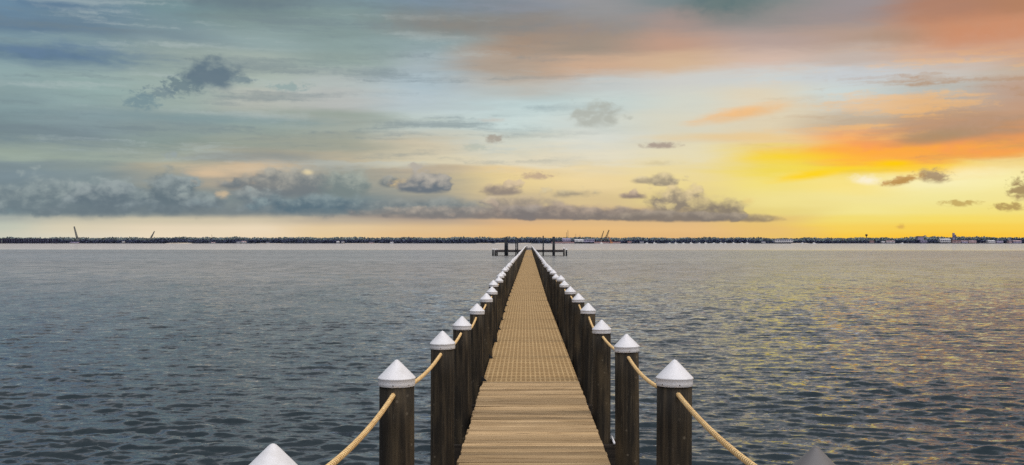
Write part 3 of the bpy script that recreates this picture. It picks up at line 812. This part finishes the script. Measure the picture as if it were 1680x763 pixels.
# beams under the deck and across each pair of posts
MB().box(-0.42, -0.36, -2, Y_SPLIT, DECK-0.30, DECK-0.042).box(0.34, 0.40, -2, Y_SPLIT, DECK-0.30, DECK-0.042)\
    .box(-0.50, -0.44, Y_SPLIT, END, DECK-0.30, DECK-0.042).box(0.40, 0.46, Y_SPLIT, END, DECK-0.30, DECK-0.042).build('stringer', M['beam'], pier)
xb = MB()
xb.bevbox(-0.84, 0.90, -0.165, -0.115, DECK-0.52, DECK-0.302, 0.006).bevbox(-0.84, 0.90, 0.115, 0.165, DECK-0.52, DECK-0.302, 0.006)
xbm = xb.mesh('cross_beam', M['beam'])
for n in range(NPOST):
    o = link('cross_beam', xbm, pier, (centre(bent(n)), bent(n), 0))
bolt = MB().bar((0.835, -0.185, DECK-0.285), (0.835, 0.20, DECK-0.285), 0.012, n=8).mesh('bolt', M['cap'])
for n in range(2, 8):
    link('bolt', bolt, pier, (centre(bent(n)), bent(n), 0))
# black triangular steel brackets on the left edge at each bent of the grating
bk = MB(); bk.add([(0,0,0),(0.075,-0.03,0.004),(0,0,0.07),(0,0.012,0),(0.075,-0.018,0.004),(0,0.012,0.07)], [(0,1,2),(3,5,4),(0,3,4,1),(1,4,5,2),(2,5,3,0)])
bkm = bk.mesh('bracket', M['black_metal'])
for n in range(4, 40):
    d = bent(n) - 0.24
    link('bracket', bkm, pier, (centre(d) + HW_L - 0.012, d, DECK + 0.006))
MB().bevbox(centre(99)+HW_L, centre(99)+HW_R, 130.2, 130.55, DECK-0.01, DECK+0.02).build('threshold_strip', M['platform_top'], pier)

# ------------------------------------------------------------------ head of the pier
def at(px, py, d): return Vector(((px - VX)/F*d, d, EYE - (py - VY)/F*d))
DT = END + 0.6
th = tag(empty('mooring_platform', (0, DT, 0)), 'low dark cross platform on piles at the far end of the pier', 'platform')
xl, xr = (812-VX)/F*DT, (926-VX)/F*DT
MB().bevbox(xl, xr, 0.0, 9.0, DECK-0.48, DECK-0.02, 0.03).build('edge_beam', M['platform'], th)
MB().bevbox(xl+0.1, xr-0.1, 0.1, 8.9, DECK-0.018, DECK+0.06, 0.02).build('platform_deck', M['platform_top'], th)
MB().bevbox(-0.75, 0.75, 8.7, 9.0, DECK+0.062, DECK+0.50, 0.02).build('end_rail', M['platform_top'], th)

def far_pile(px, top_py, d, r, label, white=False, group='piles of the pier head'):
    x = (px - VX)/F*d; zt = EYE - (top_py - VY)/F*d
    root = tag(empty('pile', (x, d, 0)), label, 'pile', group)
    MB().lathe([(r*1.1, -1.5), (r, zt*0.5), (r*0.9, zt)], 12, jit=lambda a, z: 0.03*math.sin(3*a + z)).build('shaft', M['far_pile'], root)
    if white: MB().lathe([(r*1.15, zt), (r*1.15, zt+0.10), (0.01, zt+0.42)], 12).build('cap', M['cap'], root)
    else: MB().lathe([(r*0.92, zt), (r*0.6, zt+0.08), (0.02, zt+0.10)], 12).build('cap', M['far_pile'], root)
dt = DT - 0.25
far_pile(828.8, 391.0, dt, 0.17, 'dark tall mooring pile left of the pier, outer and shorter of the left pair')
far_pile(830.8, 388.9, dt+0.5, 0.16, 'dark tall mooring pile left of the pier, tallest of the outer left cluster')
far_pile(832.6, 399.5, dt-0.2, 0.17, 'stubby dark pile in front of the outer left pair of mooring piles')
far_pile(846.4, 389.2, dt, 0.15, 'dark tall mooring pile just left of the pier, left one of the inner pair')
far_pile(849.2, 391.6, dt+0.4, 0.15, 'dark mooring pile just left of the pier, right one of the inner pair')
far_pile(891.2, 387.5, dt, 0.16, 'single dark tall mooring pile just right of the pier')
far_pile(907.4, 388.9, dt, 0.16, 'dark tall mooring pile right of the pier, left one of the outer right pair')
far_pile(909.4, 388.9, dt+0.5, 0.15, 'dark tall mooring pile right of the pier, right one of the outer right pair')
far_pile(808.8, 409.8, dt, 0.20, 'short white-capped pile at the left tip of the pier head, front one', True)
far_pile(812.4, 410.4, dt+4, 0.19, 'short white-capped pile at the left tip of the pier head, middle one', True)
far_pile(815.4, 410.4, dt+8, 0.19, 'short white-capped pile at the left tip of the pier head, rear one', True)
far_pile(929.2, 410.4, dt, 0.20, 'short white-capped pile at the right tip of the pier head, front one', True)
far_pile(925.2, 408.4, dt+4, 0.19, 'short white-capped pile at the right tip of the pier head, rear one', True)
far_pile(864.6, 404.6, dt-0.6, 0.10, 'pale capped post standing on the pier end inside the left-hand row', True)

# ------------------------------------------------------------------ far shore
DS = 3000.0
S = DS/F
def sx(px): return (px - VX)*S
def sz(py): return EYE - (py - VY)*S
# low land with a sandy edge, rising gently inland
prof = [(DS-6, -0.6), (DS+4, 0.5), (DS+20, 1.2), (DS+150, 2.5), (DS+500, 5.0), (DS+1200, 7.0), (DS+2600, 8.0)]
vs = []; fs = []
xs = np.linspace(-4200, 4200, 170)
for i, xx in enumerate(xs):
    wob = 9*math.sin(xx*0.011) + 6*math.sin(xx*0.031 + 1)
    for (yy, zz) in prof: vs.append((xx, yy + wob, zz))
m_ = len(prof)
for i in range(len(xs)-1):
    for j in range(m_-1): fs.append((i*m_+j, (i+1)*m_+j, (i+1)*m_+j+1, i*m_+j+1))
tag(MB().add(vs, fs).build('far_shore', M['land']), kind='structure')
def beach(p0, p1, z=1.5):
    mb = MB(); n = 24; v = []; f = []
    for i in range(n+1):
        xx = sx(p0 + (p1-p0)*i/n); k = math.sin(PI*i/n)**0.4
        wob = 9*math.sin(xx*0.011) + 6*math.sin(xx*0.031 + 1)
        v += [(xx, DS-9+wob, -0.3), (xx, DS+3+wob, 0.2 + z*k), (xx, DS+14+wob, 0.4 + z*k)]
    for i in range(n): f += [(3*i, 3*i+3, 3*i+4, 3*i+1), (3*i+1, 3*i+4, 3*i+5, 3*i+2)]
    tag(mb.add(v, f).build('beach', M['sand']), kind='structure')
for a in ((268, 314, 1.8), (780, 808, 1.0), (812, 832, 1.6), (848, 872, 1.2), (1298, 1330, 1.2), (1160, 1240, 0.4), (420, 470, .4), (560, 640, .5)): beach(*a)

def interp(px, tab): return float(np.interp(px, [a for a, _ in tab], [b for _, b in tab]))
FRONT = [(-60,390.6),(100,391),(240,391),(262,388.6),(330,390),(400,391),(480,388.8),(500,391.5),(560,390.5),(640,390),(720,391),(800,389.6),(870,389.5),(930,391.5),(1000,392),(1080,391.5),(1160,390.5),(1182,388.8),(1215,390.5),(1260,392.5),(1340,393),(1420,393),(1500,391.5),(1560,390.5),(1600,390.5),(1640,391.5),(1672,388),(1740,390)]
BACK = [(-60,388.6),(100,388.8),(300,388.6),(340,387.8),(430,388.8),(560,388.4),(700,388.6),(840,388.2),(900,388.4),(1000,388.4),(1080,389.2),(1140,389.4),(1172,388),(1230,389.2),(1290,390.4),(1360,389.2),(1440,389.4),(1490,388.6),(1510,387.4),(1580,387.0),(1620,388.2),(1680,388.6),(1740,388.5)]
def wood(name, tab, d0, d1, count, smin, smax, mat, leaf, nleaf, low, label):
    px = RNG.uniform(-70, 1750, count); dd = RNG.uniform(d0, d1, count)
    gx = np.linspace(-70, 1750, 500)
    top = np.interp(px, [a for a, _ in tab], [b for _, b in tab]) + low
    h = (EYE + (VY - top)/F*dd)*RNG.uniform(smin, smax, count)*(1 + 0.10*np.sin(px*0.11) * np.sin(px*0.043 + 1))
    n = len(px)
    X = (px - VX)/F*dd
    ground = np.interp(dd, [DS, DS+150, DS+500, DS+1200], [1.0, 2.5, 5, 7])
    rad = RNG.uniform(0.28, 0.50, n)*np.clip(h, 6, 16)
    # leaves scattered in the volume of each crown
    u = RNG.normal(size=(n, nleaf, 3)); u /= np.linalg.norm(u, axis=2)[..., None]
    rr = RNG.uniform(0.25, 1.0, (n, nleaf))**0.6
    C = np.empty((n, nleaf, 3))
    C[..., 0] = X[:, None] + u[..., 0]*rr*rad[:, None]
    C[..., 1] = dd[:, None] + u[..., 1]*rr*rad[:, None]
    zc = (ground + h)/2; zr = np.maximum((h - ground)/2, 2)
    C[..., 2] = zc[:, None] + u[..., 2]*rr*zr[:, None]*0.92
    C = C.reshape(-1, 3); k = len(C)
    size = leaf*RNG.uniform(0.6, 1.3, k)
    a = RNG.normal(size=(k, 3)); a /= np.linalg.norm(a, axis=1)[:, None]
    b = np.cross(a, RNG.normal(size=(k, 3))); b /= np.linalg.norm(b, axis=1)[:, None]
    V = np.stack([C - a*size[:, None], C - b*size[:, None]*0.75, C + a*size[:, None], C + b*size[:, None]*0.75], 1).reshape(-1, 3)
    V[:, 2] = np.maximum(V[:, 2], 0.5)
    q = np.arange(k*4).reshape(k, 4)
    o = link(name, np_mesh(name, V, q, mat))
    tag(o, label, 'wood', None, 'stuff')
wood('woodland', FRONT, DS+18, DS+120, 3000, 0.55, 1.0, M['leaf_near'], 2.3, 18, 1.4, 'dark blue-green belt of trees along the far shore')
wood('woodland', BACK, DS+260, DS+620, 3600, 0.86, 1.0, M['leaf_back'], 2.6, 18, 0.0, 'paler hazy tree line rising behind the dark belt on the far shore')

# buildings
def house(name, p0, p1, ptop, pbot, wall, roof, label, cat='building', d=DS+8, depth=20, pitch=0.35, windows=0, group=None, flat=False):
    s = d/F
    x0, x1 = (p0-VX)*s, (p1-VX)*s; zt = EYE - (ptop-VY)*s; zb = EYE - (pbot-VY)*s
    zb = max(zb, 0.4); zb = min(zb, zt-1.5)
    w = x1 - x0; h = zt - zb
    root = tag(empty(name, ((x0+x1)/2, d, zb)), label, cat, group)
    he = h*(1 - (0 if flat else pitch))
    MB().box(-w/2, w/2, 0, depth, -1.0, he).build('wall', M[wall], root)
    if flat: MB().box(-w/2-.3, w/2+.3, -.3, depth+.3, he+0.003, he+0.5).build('roof', M[roof], root)
    else:
        o = 0.5
        MB().add([(-w/2-o,-o,he+.01),(w/2+o,-o,he+.01),(w/2+o,depth+o,he+.01),(-w/2-o,depth+o,he+.01),(-w/2-o,depth/2,h),(w/2+o,depth/2,h)],
                 [(0,1,5,4),(2,3,4,5),(0,4,3),(1,2,5),(0,3,2,1)]).build('roof', M[roof], root)
    for i in range(windows):
        cx = -w/2 + w*(i+0.5)/windows
        MB().box(cx - w/windows*0.3, cx + w/windows*0.3, -0.06, -0.003, he*0.35, he*0.7).build('window', M['blue_glass'], root)
    return root
house('warehouse', 923, 936, 391.2, 395.6, 'lilac_wall', 'lilac_wall', 'lilac grey shed left of the white domed warehouse behind the pier head', windows=3)
house('warehouse', 943, 957.5, 392.6, 396.4, 'white_wall', 'white_wall', 'bright white low warehouse with domed roof right of the pier head', pitch=0.5, windows=2)
house('warehouse', 957.7, 967, 392.0, 396.6, 'lilac_wall', 'grey_roof', 'lilac grey warehouse joined to the right of the white one', windows=2)
house('warehouse', 967.5, 975.5, 391.8, 396.6, 'lilac_wall', 'grey_roof', 'lilac grey warehouse nearest the orange crane', windows=2)
house('quay_shed', 905, 942, 396.9, 398.6, 'pink_wall', 'rust_roof', 'long low reddish quay left of the white warehouse', d=DS-2, depth=8)
house('quay_shed', 975, 1018, 396.8, 398.6, 'pink_wall', 'rust_roof', 'long low reddish quay below the orange crane', d=DS-2, depth=8)
house('terminal_building', 1272, 1301, 393.0, 397.0, 'white_wall', 'blue_glass', 'long white building with a dark window band on the right shore', windows=8, flat=True)
house('large_house', 1543, 1560, 391.5, 397.0, 'white_wall', 'white_wall', 'big white house among trees on the right shore', windows=5, pitch=0.3)
house('white_house', 1622, 1633, 394.2, 398.0, 'white_wall', 'white_wall', 'small bright white house near the right edge of the shore', windows=3)
house('church_tower', 1563.6, 1566.4, 382.2, 393, 'lilac_wall', 'grey_roof', 'slim tall grey tower rising above the trees on the right', d=DS+240, depth=6, pitch=0.12, windows=1)
house('church_tower', 1566.5, 1568.6, 385.4, 393, 'grey_roof', 'grey_roof', 'lower dark annex against the slim grey tower on the right', d=DS+240, depth=6, flat=True)
for (a, b, c, e, wl, rf, lb) in (
    (1455, 1468, 395.0, 398.0, 'white_wall', 'pink_wall', 'wide pale house left of the big white house'),
    (1428, 1434, 395.0, 397.6, 'pink_wall', 'rust_roof', 'small pinkish house under the pale hill'),
    (1511, 1521, 393.8, 397.2, 'lilac_wall', 'grey_roof', 'lilac roofed house just left of the big white house'),
    (1563, 1576, 394.5, 397.6, 'pink_wall', 'rust_roof', 'pinkish long house right of the big white house'),
    (1578, 1588, 394.8, 397.8, 'lilac_wall', 'pink_wall', 'mauve house second to the right of the big white house'),
    (1590, 1602, 394.8, 397.8, 'pink_wall', 'pink_wall', 'pink house third to the right of the big white house'),
    (1636, 1646, 395.2, 398.0, 'lilac_wall', 'lilac_wall', 'lilac house just right of the small bright white house'),
    (1655, 1660, 393.0, 398.0, 'pink_wall', 'grey_roof', 'narrow pinkish house almost at the right edge'),
    (1663, 1676, 394.5, 398.2, 'lilac_wall', 'pink_wall', 'mauve house closest to the right edge'),
    (1447, 1452, 395.6, 398.0, 'white_wall', 'white_wall', 'tiny white hut beside the wide pale house'),
    (1250, 1256, 396.0, 398.4, 'white_wall', 'grey_roof', 'small white hut left of the long white building'),
    (114, 128, 397.2, 399.0, 'pink_wall', 'lilac_wall', 'low pinkish hut at the foot of the left crane'),
    (200, 203, 396.0, 397.6, 'white_wall', 'white_wall', 'lone tiny white hut right of the left crane'),
    (346, 352, 397.4, 399.2, 'white_wall', 'pink_wall', 'white beach hut right of the left sandy bank'),
    (388, 394, 396.0, 398.4, 'white_wall', 'grey_roof', 'white waterside house in the left third, left of a pair'),
    (396, 403, 395.6, 398.4, 'white_wall', 'pink_wall', 'white waterside house in the left third, right of a pair'),
    (436, 441, 397.0, 399.0, 'white_wall', 'grey_roof', 'small white house by the water left of the two bright boathouses'),
    (552, 556, 395.6, 398.6, 'white_wall', 'white_wall', 'white boathouse left of the pair in the dark trees'),
    (560, 564, 395.4, 397.6, 'white_wall', 'grey_roof', 'white boathouse right of the pair in the dark trees'),
    (605, 612, 397.2, 399.0, 'pink_wall', 'grey_roof', 'pale low house midway between the boathouses and the pier'),
    (640, 645, 397.0, 399.0, 'white_wall', 'white_wall', 'small pale house by the shore left of the pier head'),
    (1030, 1036, 395.8, 398.2, 'pink_wall', 'rust_roof', 'pinkish house just right of the orange crane'),
    (1050, 1056, 396.0, 398.2, 'white_wall', 'grey_roof', 'white house second to the right of the orange crane')):
    house('shore_house', a, b, c, e, wl, rf, lb, 'house', windows=2, depth=12, group='houses along the far shore')
# observation building on the hill
hb = tag(empty('hilltop_building', (sx(1514)*1.08, DS+250, 15)), 'flat pale building with a slanting canopy on the right-hand hill', 'building')
MB().box(-11, 7, 0, 12, -10, 6.0).build('wall', M['lilac_wall'], hb)
MB().add([(-13,-1,6.1),(9,-1,6.1),(14,-1,9.0),(14,13,9.0),(9,13,6.1),(-13,13,6.1),(-13,-1,6.8),(9,-1,6.9),(14,-1,9.6),(14,13,9.6),(9,13,6.9),(-13,13,6.8)],
         [(0,1,7,6),(1,2,8,7),(6,7,10,11),(7,8,9,10),(5,4,1,0),(4,3,2,1),(2,3,9,8),(5,11,10,4),(4,10,9,3),(0,6,11,5)]).build('canopy', M['grey_roof'], hb)
# water tower
wt = tag(empty('water_tower', (sx(1421.5)*1.12, DS*1.12, 4)), 'small dark water tower poking above the trees on the right', 'tower')
zt = EYE + (VY-384.0)*S*1.12 - 4
MB().lathe([(1.6, 0), (1.2, zt-7)], 8).build('shaft', M['crane_dark'], wt)
MB().lathe([(1.2, zt-7), (3.6, zt-5.5), (3.8, zt-2), (2.4, zt-.3), (.1, zt)], 12).build('tank', M['crane_dark'], wt)

# cranes and masts
def lattice(mb, a, b, w0, w1, n, r):
    a = Vector(a); b = Vector(b); d = (b-a).normalized()
    u = Vector((0, 1, 0)); v = d.cross(u).normalized(); u = v.cross(d)
    P = []
    for k in range(n+1):
        c = a.lerp(b, k/n); w = (w0 + (w1-w0)*k/n)/2
        P.append([c + u*w*i + v*w*j for i, j in ((-1,-1),(1,-1),(1,1),(-1,1))])
    for k in range(n):
        for i in range(4):
            mb.bar(P[k][i], P[k+1][i], r, n=4); mb.bar(P[k][i], P[k+1][(i+1) % 4], r*0.7, n=4); mb.bar(P[k][i], P[k][(i+1) % 4], r*0.7, n=4)
def crane(pb, yb, pt, yt, mat, label, w=3.0, r=0.45, d=DS+30, cabin=True):
    s = d/F
    base = Vector(((pb-VX)*s, d, max(EYE-(yb-VY)*s, 2.0))); tip = Vector(((pt-VX)*s, d, EYE-(yt-VY)*s))
    root = tag(empty('crane', base), label, 'crane')
    mb = MB(); lattice(mb, (0, 0, 0), tip-base, w, w*0.5, 14, r); mb.build('boom', M[mat], root)
    MB().bevbox(-4, 4, -3, 3, -3.5, -0.2, 0.3).build('cab', M[mat], root)
    MB().bar((-3.5 if pt > pb else 3.5, 0, 1.5), tip-base, r*0.5, n=4).build('stay_cable', M[mat], root)
    return root
crane(127.2, 393, 121.6, 371.6, 'crane_grey', 'tall grey lattice crane leaning left on the far left shore', 4.2, 0.55)
crane(247.5, 391, 253.4, 379.4, 'crane_grey', 'shorter grey lattice crane leaning right on the left shore', 3.2, 0.5, d=DS+200)
crane(986.5, 392, 990.6, 378.6, 'crane_dark', 'thin dark lattice crane, left one of the close pair right of the pier', 2.4, 0.4)
crane(993.8, 392, 999.2, 377.2, 'crane_dark', 'broad lattice crane with a double boom, right one of the close pair', 5.0, 0.38)
crane(1003, 397.4, 998.0, 388.2, 'crane_orange', 'small rusty orange crane at the quay below the lattice pair', 2.6, 0.5, d=DS-3)
def mast(px, yt, r, label, group='thin masts above the far trees', mat='crane_dark'):
    x = sx(px)*1.02; d = DS*1.02
    root = tag(empty('mast', (x, d, 1.5)), label, 'mast', group)
    h = EYE + (VY-yt)*S*1.02 - 1.5
    MB().bar((0, 0, 0), (0, 0, h), r, r*0.5, 6).build('pole', M[mat], root)
    MB().box(-1.1, 1.1, -.3, .3, h*0.86, h*0.86+.5).build('crossarm', M[mat], root)
mast(929.6, 381.0, 0.8, 'thin dark mast, shorter left one of the pair above the lilac shed')
mast(931.8, 377.2, 0.8, 'thin dark mast, taller right one of the pair above the lilac shed')
mast(944.6, 383.6, 0.55, 'short faint mast above the white domed warehouse')
mast(951.4, 385.0, 0.55, 'shortest faint mast right of the one above the white warehouse')
mast(347.4, 384.4, 0.6, 'lone thin pole above the trees in the left quarter')
mast(1383, 390.0, 0.7, 'pale slim pole in front of the low trees on the right', mat='crane_orange')

# trestle bridge at the far left
br = tag(empty('trestle_bridge', (sx(20), DS-60, 0)), 'dark long trestle bridge on many legs at the far left shore', 'bridge')
x0, x1 = sx(-70)-sx(20), sx(111)-sx(20)
MB().box(x0, x1, -3, 3, 11.0, 12.6).build('deck_girder', M['trestle'], br)
MB().box(x0, x1, -3.2, -2.9, 12.603, 13.6).build('parapet', M['trestle'], br)
pr = MB().bar((0, -2, -2), (0, -2, 11.0), 0.9, n=6).bar((0, 2, -2), (0, 2, 11.0), 0.9, n=6).box(-1.2, 1.2, -2.8, 2.8, 9.6, 10.99).mesh('pier_leg', M['trestle'])
xx = x0 + 4
while xx < x1:
    link('pier_leg', pr, br, (xx, 0, 0)); xx += 6.6 + random.uniform(-.4, .4)

# boats moored along the right shore
hull = MB()
L, W, H = 9.0, 3.0, 1.5
hull.add([(-L/2,-W/2*.8,0),(L*.25,-W/2*.8,0),(L/2,0,.2),(L*.25,W/2*.8,0),(-L/2,W/2*.8,0),(-L/2,-W/2,H),(L*.25,-W/2,H),(L*.58,0,H*1.25),(L*.25,W/2,H),(-L/2,W/2,H)],
         [(0,1,6,5),(1,2,7,6),(2,3,8,7),(3,4,9,8),(4,0,5,9),(5,6,7,8,9),(4,3,2,1,0)])
hull.box(-L*.3, L*.12, -1.0, 1.0, H+.005, H+1.5)
hullm = hull.mesh('hull', M['boat_white'])
rigm = MB().bar((0, 0, 1.5), (0, 0, 11), 0.16, n=5).bar((0, 0, 3), (-4, 0, 3.1), 0.2, n=5).mesh('rig', M['boat_white'])
for i, px in enumerate([987, 1061, 1074, 1098, 1109, 1121, 1134, 1147, 1158, 1171, 1183, 1190, 1204, 1217, 1226, 1316, 1336, 1480]):
    b = tag(empty('boat', (sx(px)*0.985, DS*0.985, -0.15), random.uniform(-.5, .5) + (PI if i % 2 else 0)),
            'tiny white boat lying off the far right shore', 'boat', 'boats moored along the far shore')
    link('hull', hullm, b)
    if i % 2 == 0: link('rig', rigm, b)

# ------------------------------------------------------------------ colour management
scene.view_settings.view_transform = 'Standard'
try: scene.view_settings.look = 'None'
except Exception: pass
scene.view_settings.exposure = 0; scene.view_settings.gamma = 1
scene.render.engine = 'CYCLES'
scene.cycles.max_bounces = 6
scene.cycles.use_denoising = False
